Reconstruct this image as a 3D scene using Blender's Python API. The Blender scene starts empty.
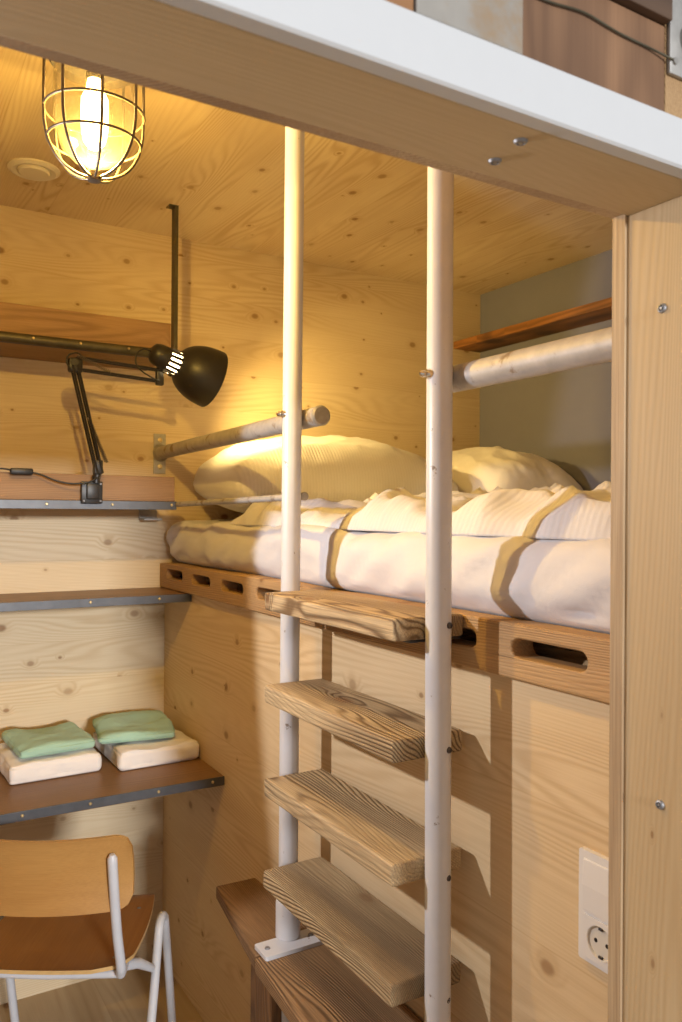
import bpy, bmesh, math, random
from mathutils import Vector, Matrix, noise
random.seed(4)
C = bpy.context.scene.collection
S = bpy.context.scene

# ------------------------------------------------------------------ camera
CAM = Vector((-0.8503, -2.561, 1.47))
yaw, pitch, roll = math.radians(30.741), math.radians(0.086), math.radians(0.382)
d = Vector((math.sin(yaw)*math.cos(pitch), math.cos(yaw)*math.cos(pitch), math.sin(pitch)))
r = Vector((math.cos(yaw), -math.sin(yaw), 0)); u = r.cross(d)
r2 = r*math.cos(roll)+u*math.sin(roll); u2 = u*math.cos(roll)-r*math.sin(roll)
cd = bpy.data.cameras.new('camera'); cam = bpy.data.objects.new('camera', cd); C.objects.link(cam)
cam.matrix_world = Matrix(((r2.x, u2.x, -d.x, CAM.x), (r2.y, u2.y, -d.y, CAM.y), (r2.z, u2.z, -d.z, CAM.z), (0, 0, 0, 1)))
cd.sensor_fit = 'HORIZONTAL'; cd.sensor_width = 24.0; cd.lens = 801.55*24.0/682
cd.clip_start = 0.02
cd.dof.use_dof = True; cd.dof.focus_distance = 1.45; cd.dof.aperture_fstop = 9.0
S.camera = cam
S.view_settings.view_transform = 'Standard'; S.view_settings.look = 'None'
S.view_settings.gamma = 1.0; S.view_settings.use_curve_mapping = False
S.view_settings.exposure = 0.17

# ------------------------------------------------------------------ light
W = bpy.data.worlds.new('world'); S.world = W; W.use_nodes = True
W.node_tree.nodes['Background'].inputs[0].default_value = (0.95, 0.97, 1.0, 1)
W.node_tree.nodes['Background'].inputs[1].default_value = 0.40
def lamp(name, kind, loc, power, color, radius=0.03, target=None, **kw):
    l = bpy.data.lights.new(name, kind); l.energy = power; l.color = color
    if kind != 'AREA': l.shadow_soft_size = radius
    for k, v in kw.items(): setattr(l, k, v)
    o = bpy.data.objects.new(name, l); o.location = loc; C.objects.link(o)
    if target: o.rotation_euler = (Vector(target)-Vector(loc)).to_track_quat('-Z', 'Y').to_euler()
    return o
# a spot lamp inside the cabin, left of the doorway, casts the ladder's shadows
lamp('cabin_spot', 'SPOT', (-1.115, -1.03, 1.66), 40, (0.96, 0.96, 1.0), 0.016, (-0.115, -1.86, 1.46), spot_size=math.radians(113), spot_blend=0.10)
# daylight of the hall outside the cabin
lamp('hall_light', 'AREA', (-0.75, -12.0, 2.75), 900, (0.95, 0.97, 1.0), target=(-0.35, 0, 1.1), shape='RECTANGLE', size=1.3, size_y=0.7)
WARM = (1.0, 0.67, 0.16)

# ------------------------------------------------------------------ helpers
def new(): return bmesh.new()
def box(bm, a, b, bev=0.0, seg=2, M=None):
    a, b = Vector(a), Vector(b)
    c = (a+b)/2; s = b-a
    ret = bmesh.ops.create_cube(bm, size=1, matrix=Matrix.Translation(c) @ Matrix.Diagonal((abs(s.x), abs(s.y), abs(s.z), 1)))
    vs = ret['verts']
    if bev:
        es = list({e for v in vs for e in v.link_edges})
        rb = bmesh.ops.bevel(bm, geom=es, offset=bev, segments=seg, profile=0.5, affect='EDGES', clamp_overlap=True)
        vs = list({v for f in rb['faces'] for v in f.verts} | {v for v in vs if v.is_valid})
    if M: bmesh.ops.transform(bm, matrix=M, verts=vs)
    return vs
def frame(dr):
    dr = dr.normalized(); up = Vector((0, 0, 1)) if abs(dr.z) < 0.95 else Vector((1, 0, 0))
    x = dr.cross(up).normalized(); return x, x.cross(dr).normalized()
def tube(bm, pts, rad, seg=16, closed=False, caps=True):
    pts = [Vector(p) for p in pts]; n = len(pts); rings = []
    x = None
    for i, p in enumerate(pts):
        if closed: t = pts[(i+1) % n]-pts[i-1]
        else: t = pts[min(i+1, n-1)]-pts[max(i-1, 0)]
        t.normalize()
        if x is None: x, y = frame(t)
        else:
            x = (x - t*x.dot(t)).normalized(); y = x.cross(t)
        rr = rad[i] if isinstance(rad, (list, tuple)) else rad
        rings.append([bm.verts.new(p + (x*math.cos(a)+y*math.sin(a))*rr) for a in [2*math.pi*k/seg for k in range(seg)]])
    m = n if closed else n-1
    for i in range(m):
        A, B = rings[i], rings[(i+1) % n]
        for k in range(seg):
            bm.faces.new((A[k], A[(k+1) % seg], B[(k+1) % seg], B[k]))
    if caps and not closed:
        bm.faces.new(rings[0]); bm.faces.new(list(reversed(rings[-1])))
def lathe(bm, prof, loc, axis=(0, 0, 1), seg=32, close=False):
    """prof = [(radius, distance along axis)]"""
    ax = Vector(axis).normalized(); x, y = frame(ax); loc = Vector(loc); rings = []
    for (rr, h) in prof:
        if rr < 1e-6: rings.append([bm.verts.new(loc+ax*h)])
        else: rings.append([bm.verts.new(loc+ax*h+(x*math.cos(2*math.pi*k/seg)+y*math.sin(2*math.pi*k/seg))*rr) for k in range(seg)])
    pairs = list(zip(rings[:-1], rings[1:])) + ([(rings[-1], rings[0])] if close else [])
    for A, B in pairs:
        for k in range(seg):
            k2 = (k+1) % seg
            if len(A) == 1 and len(B) == 1: continue
            if len(A) == 1: bm.faces.new((A[0], B[k2], B[k]))
            elif len(B) == 1: bm.faces.new((A[k], A[k2], B[0]))
            else: bm.faces.new((A[k], A[k2], B[k2], B[k]))
def outline(bm, loops, axis, a0, a1):
    """extrude 2D loops (first outer, rest holes) from a0 to a1 along axis ('X','Y','Z')"""
    def P(q, a): return {'X': (a, q[0], q[1]), 'Y': (q[0], a, q[1]), 'Z': (q[0], q[1], a)}[axis]
    es = []; vs = []
    for lp in loops:
        v = [bm.verts.new(P(q, a0)) for q in lp]; vs += v
        es += [bm.edges.new((v[i], v[(i+1) % len(v)])) for i in range(len(v))]
    fc = bmesh.ops.triangle_fill(bm, edges=es, use_beauty=True, use_dissolve=False)
    fs = [g for g in fc['geom'] if isinstance(g, bmesh.types.BMFace)]
    ex = bmesh.ops.extrude_face_region(bm, geom=fs)
    vv = [g for g in ex['geom'] if isinstance(g, bmesh.types.BMVert)]
    off = Vector(P((0, 0), a1))-Vector(P((0, 0), a0))
    bmesh.ops.translate(bm, vec=off, verts=vv)
def slotloop(y0, y1, z0, z1, n=6):
    rr = (z1-z0)/2; zc = (z0+z1)/2; out = []
    for k in range(n+1):
        a = -math.pi/2+math.pi*k/n; out.append((y1-rr+rr*math.cos(a), zc+rr*math.sin(a)))
    for k in range(n+1):
        a = math.pi/2+math.pi*k/n; out.append((y0+rr+rr*math.cos(a), zc+rr*math.sin(a)))
    return out
def rrect(x0, y0, x1, y1, rr, n=5):
    out = []
    for cx, cy, a0 in ((x1-rr, y1-rr, 0), (x0+rr, y1-rr, 90), (x0+rr, y0+rr, 180), (x1-rr, y0+rr, 270)):
        for k in range(n+1):
            a = math.radians(a0+90*k/n); out.append((cx+rr*math.cos(a), cy+rr*math.sin(a)))
    return out
def origin_of(o):
    p = Vector((0, 0, 0)); q = o
    while q: p += q.location; q = q.parent
    return p
def obj(name, bm, mat, parent=None, smooth=None, local=False, bevel=0, subd=0):
    """links a mesh built in world coordinates; its origin goes to the base of its box"""
    bmesh.ops.recalc_face_normals(bm, faces=bm.faces)
    me = bpy.data.meshes.new(name)
    xs = [v.co for v in bm.verts]
    lo = Vector([min(v[i] for v in xs) for i in range(3)]); hi = Vector([max(v[i] for v in xs) for i in range(3)])
    o0 = Vector(((lo.x+hi.x)/2, (lo.y+hi.y)/2, lo.z))
    bmesh.ops.translate(bm, vec=-o0, verts=bm.verts)
    bm.to_mesh(me); bm.free()
    if smooth is not None:
        for p in me.polygons: p.use_smooth = True
        if smooth < 180: me.set_sharp_from_angle(angle=math.radians(smooth))
    me.materials.append(mat)
    o = bpy.data.objects.new(name, me); C.objects.link(o)
    if parent:
        o.parent = parent
        o.location = o0 if local else o0-origin_of(parent)
    else: o.location = o0
    if bevel:
        m = o.modifiers.new('bevel', 'BEVEL'); m.width = bevel; m.segments = 3; m.limit_method = 'ANGLE'; m.angle_limit = math.radians(40)
    if subd:
        m = o.modifiers.new('subd', 'SUBSURF'); m.levels = subd; m.render_levels = subd
    return o
def tag(o, label, cat=None, group=None):
    o['label'] = label
    if cat: o['category'] = cat
    if group: o['group'] = group
    return o
def thing(name, label, cat, loc, rotz=0, group=None):
    o = bpy.data.objects.new(name, None); C.objects.link(o); o.location = loc; o.rotation_euler = (0, 0, rotz); o.empty_display_size = 0.05
    return tag(o, label, cat, group)
def struct(o): o['kind'] = 'structure'; return o

# ------------------------------------------------------------------ materials
def mat_new(name):
    m = bpy.data.materials.new(name); m.use_nodes = True
    nt = m.node_tree; return m, nt, nt.nodes['Principled BSDF']
class G:
    def __init__(s, nt): s.nt = nt
    def n(s, t, **kw):
        x = s.nt.nodes.new(t)
        for k, v in kw.items(): setattr(x, k, v)
        return x
    def l(s, a, b): s.nt.links.new(a, b)
    def m(s, op, a, b=0.0, c=None, clamp=False):
        x = s.n('ShaderNodeMath', operation=op); x.use_clamp = clamp
        for i, v in enumerate((a, b, c)):
            if v is None: continue
            if isinstance(v, (int, float)): x.inputs[i].default_value = v
            else: s.l(v, x.inputs[i])
        return x.outputs[0]
    def xyz(s, a, b, c):
        x = s.n('ShaderNodeCombineXYZ')
        for i, v in enumerate((a, b, c)):
            if isinstance(v, (int, float)): x.inputs[i].default_value = v
            else: s.l(v, x.inputs[i])
        return x.outputs[0]
    def noise(s, vec, scale=1, detail=2, rough=0.5, dist=0.0):
        x = s.n('ShaderNodeTexNoise'); s.l(vec, x.inputs['Vector']); x.inputs['Scale'].default_value = scale
        x.inputs['Detail'].default_value = detail; x.inputs['Roughness'].default_value = rough; x.inputs['Distortion'].default_value = dist
        return x.outputs['Fac']
    def rng(s, v, a, b, c, d_, smooth=False):
        x = s.n('ShaderNodeMapRange'); x.interpolation_type = 'SMOOTHSTEP' if smooth else 'LINEAR'
        s.l(v, x.inputs[0])
        for i, q in enumerate((a, b, c, d_)): x.inputs[i+1].default_value = q
        return x.outputs[0]
    def mix(s, f, a, b, mode='MIX'):
        x = s.n('ShaderNodeMix', data_type='RGBA', blend_type=mode)
        if isinstance(f, (int, float)): x.inputs[0].default_value = f
        else: s.l(f, x.inputs[0])
        for i, v in ((6, a), (7, b)):
            if isinstance(v, tuple): x.inputs[i].default_value = (*v, 1)
            else: s.l(v, x.inputs[i])
        return x.outputs[2]
def wood(name, g, base, dark, vaxis, knots=0.5, ksize=1.0, kscale=(5.5, 8.0), freq=38, contrast=0.35, lam=None, fine=0.12,
         rough=0.6, bump=0.1, knotcol=(0.22, 0.10, 0.035), stretch=0.7, cross=6.0, lin=2.4, blotch=0.12, sharp=1.0, rnd=True, off=0.0, tint=0.06):
    m, nt, bs = mat_new(name); q = G(nt)
    tc = q.n('ShaderNodeTexCoord'); sp = q.n('ShaderNodeSeparateXYZ'); q.l(tc.outputs['Object'], sp.inputs[0])
    ax = {'X': sp.outputs[0], 'Y': sp.outputs[1], 'Z': sp.outputs[2]}
    waxis = [k for k in 'XYZ' if k not in (g, vaxis)][0]
    U, V, Wd = ax[g], ax[vaxis], ax[waxis]
    if rnd:
        oi = q.n('ShaderNodeObjectInfo'); U = q.m('ADD', U, q.m('MULTIPLY', oi.outputs['Random'], 37.0)); V = q.m('ADD', V, q.m('MULTIPLY', oi.outputs['Random'], 11.3))
    if off: U = q.m('ADD', U, off); V = q.m('ADD', V, off*0.37)
    tintf = None
    if lam:
        cell = q.m('FLOOR', q.m('DIVIDE', V, lam))
        wn = q.n('ShaderNodeTexWhiteNoise', noise_dimensions='1D'); q.l(cell, wn.inputs['W'])
        U2 = q.m('ADD', U, q.m('MULTIPLY', wn.outputs[0], 9.0)); V2 = q.m('ADD', V, q.m('MULTIPLY', wn.outputs[0], 3.0)); tintf = wn.outputs[0]
        fr = q.m('FRACT', q.m('DIVIDE', V, lam)); edge = q.m('MINIMUM', fr, q.m('SUBTRACT', 1.0, fr))
        seam = q.rng(edge, 0.0, 0.010, 1.0, 0.0, True)
    else: U2, V2 = U, V
    # knots
    vo = q.n('ShaderNodeTexVoronoi', voronoi_dimensions='2D', feature='F1')
    jit = q.noise(q.xyz(U2, V2, Wd), 60, 1)
    q.l(q.xyz(q.m('MULTIPLY', U2, kscale[0]), q.m('MULTIPLY', V2, kscale[1]), 0.0), vo.inputs['Vector']); vo.inputs['Scale'].default_value = 1
    vo.inputs['Randomness'].default_value = 1.0
    sc = q.n('ShaderNodeSeparateColor'); q.l(vo.outputs['Color'], sc.inputs[0])
    on = q.m('GREATER_THAN', sc.outputs[1], 1.0-knots)
    size = q.m('MULTIPLY', q.m('ADD', 0.25, q.m('MULTIPLY', q.m('POWER', sc.outputs[0], 1.6), 0.9)), ksize*0.11)
    dd = q.m('DIVIDE', q.m('ADD', vo.outputs['Distance'], q.m('MULTIPLY', q.m('SUBTRACT', jit, 0.5), 0.012)), size)
    kcore = q.m('MULTIPLY', q.rng(dd, 0.45, 1.05, 1.0, 0.0, True), on)
    khalo = q.m('MULTIPLY', q.rng(dd, 0.6, 2.6, 1.0, 0.0, True), on)
    # growth lines = contour lines of stretched noise, bulging round the knots
    n1 = q.noise(q.xyz(q.m('MULTIPLY', U2, stretch), q.m('MULTIPLY', V2, cross), q.m('MULTIPLY', Wd, cross)), 1, 1.5, 0.45)
    field = q.m('ADD', q.m('ADD', n1, q.m('ADD', q.m('MULTIPLY', V2, lin), q.m('MULTIPLY', Wd, lin*0.8))), q.m('MULTIPLY', khalo, 0.045))
    field = q.m('ADD', field, q.m('MULTIPLY', q.noise(q.xyz(q.m('MULTIPLY', U2, 7.0), q.m('MULTIPLY', V2, 60.0), q.m('MULTIPLY', Wd, 60.0)), 1, 2), 0.012))
    sn = q.m('SINE', q.m('MULTIPLY', field, freq*6.283))
    ring = q.m('POWER', q.m('ADD', q.m('MULTIPLY', sn, 0.5), 0.5), 1.5*sharp)
    rv = q.rng(q.noise(q.xyz(U2, q.m('MULTIPLY', V2, 5.0), Wd), 1.3, 1), 0.38, 0.62, 0.25, 1.0, True)
    ring = q.m('MULTIPLY', ring, rv)
    fn = q.noise(q.xyz(q.m('MULTIPLY', U2, 9.0), q.m('MULTIPLY', V2, 420.0), q.m('MULTIPLY', Wd, 420.0)), 1, 2)
    bl = q.noise(q.xyz(q.m('MULTIPLY', U2, 1.6), q.m('MULTIPLY', V2, 6.0), q.m('MULTIPLY', Wd, 6.0)), 1, 2)
    col = q.mix(q.m('MULTIPLY', ring, contrast), base, dark)
    col = q.mix(q.m('MULTIPLY', q.m('SUBTRACT', fn, 0.35, clamp=True), fine*4), col, dark)
    col = q.mix(q.m('MULTIPLY', q.rng(bl, 0.4, 0.75, 0.0, 1.0), blotch*2), col, dark)
    if tintf is not None:
        col = q.mix(q.m('MULTIPLY', tintf, tint*4), col, tuple(0.55*x+0.45*y for x, y in zip(base, dark)))
        col = q.mix(q.m('MULTIPLY', seam, 0.35), col, dark)
    col = q.mix(q.m('MULTIPLY', khalo, 0.28), col, dark)
    col = q.mix(q.m('MULTIPLY', q.m('MULTIPLY', kcore, 0.85), q.rng(sc.outputs[2], 0.0, 1.0, 0.35, 1.0)), col, knotcol)
    q.l(col, bs.inputs['Base Color']); bs.inputs['Roughness'].default_value = rough
    bs.inputs['Specular IOR Level'].default_value = 0.3
    if bump:
        bp = q.n('ShaderNodeBump'); bp.inputs['Strength'].default_value = bump; bp.inputs['Distance'].default_value = 0.002
        q.l(q.m('ADD', q.m('MULTIPLY', ring, -1.0), q.m('MULTIPLY', fn, 0.5)), bp.inputs['Height']); q.l(bp.outputs[0], bs.inputs['Normal'])
    return m
def plain(name, col, rough=0.5, metal=0.0, speck=None, speckcol=(0.2, 0.16, 0.12), bump=0.0, nscale=60, var=0.0, thr=(0.62, 0.7), spec=0.5):
    m, nt, bs = mat_new(name); q = G(nt)
    tc = q.n('ShaderNodeTexCoord').outputs['Object']
    nn = q.noise(tc, nscale, 4, 0.6)
    c = q.mix(q.rng(nn, 0.3, 0.7, 0.0, var), col, tuple(x*0.45 for x in col))
    if speck:
        s2 = q.noise(tc, speck, 5, 0.65); c = q.mix(q.rng(s2, thr[0], thr[1], 0.0, 0.85, True), c, speckcol)
    q.l(c, bs.inputs['Base Color']); bs.inputs['Roughness'].default_value = rough; bs.inputs['Metallic'].default_value = metal
    bs.inputs['Specular IOR Level'].default_value = spec
    if bump:
        bp = q.n('ShaderNodeBump'); bp.inputs['Strength'].default_value = bump; bp.inputs['Distance'].default_value = 0.002
        q.l(nn, bp.inputs['Height']); q.l(bp.outputs[0], bs.inputs['Normal'])
    return m
def fabric(name, col, stripe=None, step=0.006, depth=0.5, wr=0.3, weave=600):
    m, nt, bs = mat_new(name); q = G(nt)
    tc = q.n('ShaderNodeTexCoord').outputs['Object']; sp = q.n('ShaderNodeSeparateXYZ'); q.l(tc, sp.inputs[0])
    h = q.m('MULTIPLY', q.noise(tc, weave, 2), 0.25)
    h = q.m('ADD', h, q.m('MULTIPLY', q.noise(tc, 14, 3, 0.55, 0.8), wr*8))
    bs.inputs['Base Color'].default_value = (*col, 1)
    if stripe:
        a = sp.outputs['XYZ'.index(stripe)]
        w = q.m('ADD', q.m('MULTIPLY', q.m('SINE', q.m('MULTIPLY', q.m('ADD', a, q.m('MULTIPLY', q.noise(tc, 9, 1), 0.004)), 6.283/step)), 0.5), 0.5)
        h = q.m('ADD', h, q.m('MULTIPLY', w, depth))
        q.l(q.mix(q.m('MULTIPLY', w, 0.16), col, tuple(x*0.72 for x in col)), bs.inputs['Base Color'])
    bs.inputs['Roughness'].default_value = 0.9; bs.inputs['Specular IOR Level'].default_value = 0.15
    bs.inputs['Sheen Weight'].default_value = 0.15
    bp = q.n('ShaderNodeBump'); bp.inputs['Strength'].default_value = 0.6; bp.inputs['Distance'].default_value = 0.0015
    q.l(h, bp.inputs['Height']); q.l(bp.outputs[0], bs.inputs['Normal'])
    return m
PINE = (0.72, 0.595, 0.40); PINED = (0.47, 0.31, 0.145)
m_wall = wood('pine_wall', 'X', PINE, PINED, 'Z', lam=0.125, knots=0.5, freq=32, contrast=0.40, kscale=(7.5, 10), ksize=1.1, rnd=False, off=3.2)
m_panel = wood('pine_panel', 'Y', (0.74, 0.57, 0.345), (0.46, 0.28, 0.12), 'Z', lam=0.21, knots=0.4, freq=30, contrast=0.42, rnd=False, off=5.1, kscale=(6.5, 8.5))
m_ceil = wood('pine_ceiling', 'Y', PINE, (0.42, 0.25, 0.10), 'X', lam=0.2, knots=0.5, freq=26, contrast=0.5, kscale=(7, 9), rnd=False, off=1.7)
m_floor = wood('pine_floor', 'Y', (0.56, 0.42, 0.25), (0.34, 0.21, 0.10), 'X', lam=0.24, knots=0.3, freq=10, contrast=0.3, rnd=False)
m_jamb = wood('pine_jamb', 'Z', (0.61, 0.46, 0.27), (0.40, 0.25, 0.11), 'Y', knots=0.45, freq=50, contrast=0.26, kscale=(7, 16), ksize=1.0, rnd=False, off=2.3, cross=7.0, lin=3, stretch=0.5, blotch=0.2)
m_lintel = wood('pine_lintel', 'X', (0.56, 0.42, 0.24), (0.34, 0.22, 0.10), 'Y', knots=0.3, freq=40, contrast=0.25, rnd=False, off=7.7, cross=5, lin=3)
m_edge = wood('sawn_edge', 'Z', (0.58, 0.43, 0.26), (0.24, 0.13, 0.06), 'Y', knots=0.0, freq=24, contrast=0.6, rnd=True, fine=0.3, blotch=0.3, lin=8)
m_edgex = wood('sawn_edge_x', 'X', (0.45, 0.30, 0.17), (0.2, 0.10, 0.04), 'Y', knots=0.0, freq=60, contrast=0.6, rnd=True, fine=0.3, blotch=0.3, lin=8)
m_tread = wood('brushed_old_wood', 'Y', (0.64, 0.475, 0.27), (0.15, 0.085, 0.038), 'X', knots=0.3, freq=42, contrast=0.9, sharp=1.5, fine=0.35, bump=0.9, blotch=0.42, ksize=1.3, cross=6.0, kscale=(4, 8), lin=3.4, stretch=1.0)
m_side = wood('bed_board_wood', 'Y', (0.54, 0.345, 0.165), (0.22, 0.11, 0.045), 'Z', knots=0.2, freq=42, contrast=0.6, sharp=1.4, fine=0.25, bump=0.5, blotch=0.25, cross=5, lin=4)
m_bench = wood('bench_old_wood', 'Y', (0.40, 0.235, 0.11), (0.08, 0.04, 0.018), 'X', knots=0.15, freq=42, contrast=0.85, sharp=1.5, fine=0.3, bump=0.7, blotch=0.3, cross=6, lin=3.6, stretch=1.0)
m_post = wood('bench_post_wood', 'Z', (0.33, 0.17, 0.07), (0.07, 0.035, 0.018), 'X', knots=0.2, freq=34, contrast=0.7, fine=0.25, bump=0.4, blotch=0.4)
m_beam = wood('shelf_beam_wood', 'X', (0.37, 0.225, 0.115), (0.13, 0.065, 0.03), 'Z', knots=0.25, freq=40, contrast=0.6, fine=0.2, bump=0.3, blotch=0.25)
m_shelf = wood('stained_shelf_wood', 'X', (0.30, 0.165, 0.075), (0.13, 0.065, 0.028), 'Y', knots=0.12, freq=34, contrast=0.5, fine=0.2, blotch=0.3, rough=0.42)
m_niche = wood('niche_shelf_wood', 'Y', (0.38, 0.16, 0.045), (0.06, 0.025, 0.01), 'X', knots=0.9, ksize=2.2, kscale=(5, 5), freq=14, contrast=0.5, blotch=0.6, knotcol=(0.04, 0.018, 0.01))
m_fac1 = wood('facade_brown_wood', 'Z', (0.27, 0.145, 0.075), (0.09, 0.045, 0.025), 'X', knots=0.0, freq=6, contrast=0.5, blotch=0.7, stretch=2, cross=14)
m_fac2 = wood('facade_dark_wood', 'X', (0.13, 0.075, 0.045), (0.03, 0.018, 0.012), 'Z', knots=0.0, freq=6, contrast=0.5, blotch=0.7)
m_fac3 = wood('facade_orange_wood', 'X', (0.45, 0.23, 0.09), (0.2, 0.09, 0.04), 'Z', knots=0.1, freq=8, contrast=0.5, blotch=0.4)
m_ply = wood('chair_plywood', 'X', (0.50, 0.27, 0.08), (0.34, 0.16, 0.045), 'Z', knots=0.0, freq=9, contrast=0.3, fine=0.25, rough=0.38, bump=0.02, blotch=0.2)
m_seat = wood('seat_plywood', 'Y', (0.36, 0.175, 0.055), (0.21, 0.085, 0.022), 'X', knots=0.0, freq=9, contrast=0.3, fine=0.25, rough=0.36, bump=0.02, blotch=0.3)
m_plyedge = wood('plywood_edge', 'X', (0.62, 0.40, 0.16), (0.35, 0.18, 0.06), 'Z', knots=0.0, freq=90, contrast=0.5, rough=0.5)
m_grey = plain('grey_wall_paint', (0.20, 0.20, 0.245), 0.85, var=0.08, nscale=6, bump=0.03)
m_white = plain('white_gloss_paint', (0.55, 0.55, 0.55), 0.5, var=0.03, speck=30, speckcol=(0.42, 0.40, 0.38), thr=(0.72, 0.78))
m_pole = plain('worn_white_pole', (0.66, 0.65, 0.66), 0.38, var=0.12, nscale=18, speck=38, speckcol=(0.22, 0.15, 0.10), thr=(0.66, 0.71), bump=0.05)
m_rail = plain('worn_silver_tube', (0.47, 0.44, 0.41), 0.55, 0.15, var=0.4, nscale=40, speck=26, speckcol=(0.2, 0.13, 0.07), thr=(0.54, 0.68), bump=0.12)
m_galv = plain('galvanised_plate', (0.42, 0.40, 0.37), 0.5, 0.6, var=0.4, nscale=80)
m_steel = plain('dark_raw_steel', (0.115, 0.12, 0.13), 0.42, 0.6, var=0.4, nscale=30)
m_rod = plain('rusty_dark_steel', (0.11, 0.095, 0.06), 0.5, 0.5, var=0.6, nscale=30)
m_brass = plain('brass_screw', (0.75, 0.62, 0.36), 0.35, 0.9)
m_screw = plain('zinc_screw', (0.34, 0.34, 0.35), 0.55, 0.9)
m_dark = plain('dark_screw', (0.10, 0.10, 0.11), 0.4, 0.8)
m_chrome = plain('chrome', (0.7, 0.68, 0.64), 0.18, 1.0)
m_black = plain('black_lamp_paint', (0.018, 0.016, 0.015), 0.42, 0.0, spec=0.5)
m_shadein = plain('white_shade_lining', (0.85, 0.83, 0.78), 0.5)
m_cable = plain('black_cable', (0.012, 0.012, 0.013), 0.45)
m_cage = plain('dark_cage_wire', (0.14, 0.115, 0.09), 0.4, 0.7)
m_hous = plain('lamp_housing', (0.10, 0.09, 0.08), 0.45, 0.5)
m_plastic = plain('white_plastic', (0.74, 0.71, 0.68), 0.28)
m_socket = plain('socket_plastic', (0.66, 0.62, 0.55), 0.3)
m_vent = plain('vent_plastic', (0.72, 0.66, 0.56), 0.45)
m_cframe = plain('grey_chair_paint', (0.60, 0.61, 0.64), 0.38, var=0.15, nscale=25)
m_fplate = plain('grey_facade_plate', (0.36, 0.33, 0.29), 0.6, 0.2, var=0.5, nscale=14, speck=12, speckcol=(0.3, 0.2, 0.11), thr=(0.5, 0.7))
m_sheet = fabric('white_sheet', (0.69, 0.67, 0.69), wr=0.25)
m_duvet = fabric('striped_duvet', (0.72, 0.70, 0.715), stripe='Y', step=0.0115, depth=0.45, wr=0.3)
m_pillow = fabric('striped_pillow', (0.78, 0.755, 0.74), stripe='X', step=0.010, depth=0.7, wr=0.25)
m_pillow2 = fabric('plain_pillow', (0.78, 0.755, 0.74), wr=0.3)
m_green = fabric('green_terry', (0.36, 0.55, 0.42), wr=0.25, weave=900)
m_wtowel = fabric('white_terry', (0.80, 0.75, 0.70), wr=0.25, weave=900)
def emis(name, col, st):
    m, nt, bs = mat_new(name); bs.inputs['Base Color'].default_value = (*col, 1)
    bs.inputs['Emission Color'].default_value = (*col, 1); bs.inputs['Emission Strength'].default_value = st; return m
m_bulb = emis('glowing_bulb', (1.0, 0.72, 0.32), 22)
m_bulb2 = emis('glowing_desk_bulb', (1.0, 0.75, 0.4), 20)
def glassm():
    m = bpy.data.materials.new('clear_glass'); m.use_nodes = True; nt = m.node_tree; nt.nodes.clear(); q = G(nt)
    out = q.n('ShaderNodeOutputMaterial'); t = q.n('ShaderNodeBsdfTransparent'); g = q.n('ShaderNodeBsdfGlossy'); mx = q.n('ShaderNodeMixShader')
    t.inputs[0].default_value = (0.97, 0.93, 0.84, 1); g.inputs['Roughness'].default_value = 0.08
    lw = q.n('ShaderNodeLayerWeight'); lw.inputs[0].default_value = 0.35
    tc = q.n('ShaderNodeTexCoord').outputs['Object']; nn = q.noise(tc, 38, 3, 0.6, 1.5)
    bp = q.n('ShaderNodeBump'); bp.inputs['Strength'].default_value = 0.7; bp.inputs['Distance'].default_value = 0.004; q.l(nn, bp.inputs['Height'])
    q.l(bp.outputs[0], g.inputs['Normal']); q.l(bp.outputs[0], lw.inputs['Normal'])
    q.l(q.m('MULTIPLY', lw.outputs['Facing'], 0.55), mx.inputs[0]); q.l(t.outputs[0], mx.inputs[1]); q.l(g.outputs[0], mx.inputs[2]); 
    tr_ = q.n('ShaderNodeBsdfTranslucent'); tr_.inputs[0].default_value = (1, 0.93, 0.8, 1); m2 = q.n('ShaderNodeMixShader'); m2.inputs[0].default_value = 0.005
    q.l(mx.outputs[0], m2.inputs[1]); q.l(tr_.outputs[0], m2.inputs[2]); q.l(m2.outputs[0], out.inputs[0])
    return m
m_glass = glassm()

# ------------------------------------------------------------------ structure
ZC = 2.3745; XW = 1.338; YF = -2.003; YI = -1.987
def sbox(name, a, b, m, bev=0, parent=None):
    bm = new(); box(bm, a, b, bev); o = obj(name, bm, m, parent)
    return struct(o) if parent is None else o
sbox('floor', (-1.9, -4.5, -0.05), (1.45, 0.06, 0), m_floor)
sbox('ceiling', (-1.7, YI, ZC), (1.40, 0.0, ZC+0.06), m_ceil)
sbox('wall_back', (-1.7, 0, 0), (1.40, 0.06, ZC+0.06), m_wall)
sbox('wall_left', (-1.76, YI, 0), (-1.70, 0.06, ZC+0.06), m_jamb)
sbox('wall_right', (XW, YI, 1.0), (XW+0.06, 0, ZC), m_grey)
sbox('wall_partition', (0, YI, 0), (0.03, 0, 1.222), m_panel)
XJ = -0.179; LZ = 1.776
def frontwall():   # front wall panel with the doorway cut out
    bm = new()
    outline(bm, [[(-1.76, 0), (-1.34, 0), (-1.34, LZ+0.002), (XJ-0.003, LZ+0.002), (XJ-0.003, 0), (1.40, 0), (1.40, ZC+0.06), (-1.76, ZC+0.06)]], 'Y', YF, YI)
    return struct(obj('wall_front', bm, m_edge))
frontwall()
YO = -2.0905
tr = sbox('trim_1', (XJ, YO, 0), (XJ+0.045, YF, LZ), m_jamb, 0.0015)
def screw(name, parent, p, axis, rad, m, h=0.0025):
    bm = new(); lathe(bm, [(0, h*1.0), (rad*0.30, h*1.0), (rad*0.34, h*0.4), (rad*0.5, h*0.4), (rad*0.56, h*1.1), (rad*0.85, h*0.8), (rad, 0), (rad, -h), (0, -h)], p, axis, 14)
    return obj(name, bm, m, parent, smooth=40)
screw('screw', tr, (XJ, -2.046, 1.672), (-1, 0, 0), 0.005, m_screw)
screw('screw', tr, (XJ, -2.047, 1.186), (-1, 0, 0), 0.005, m_screw)
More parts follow.
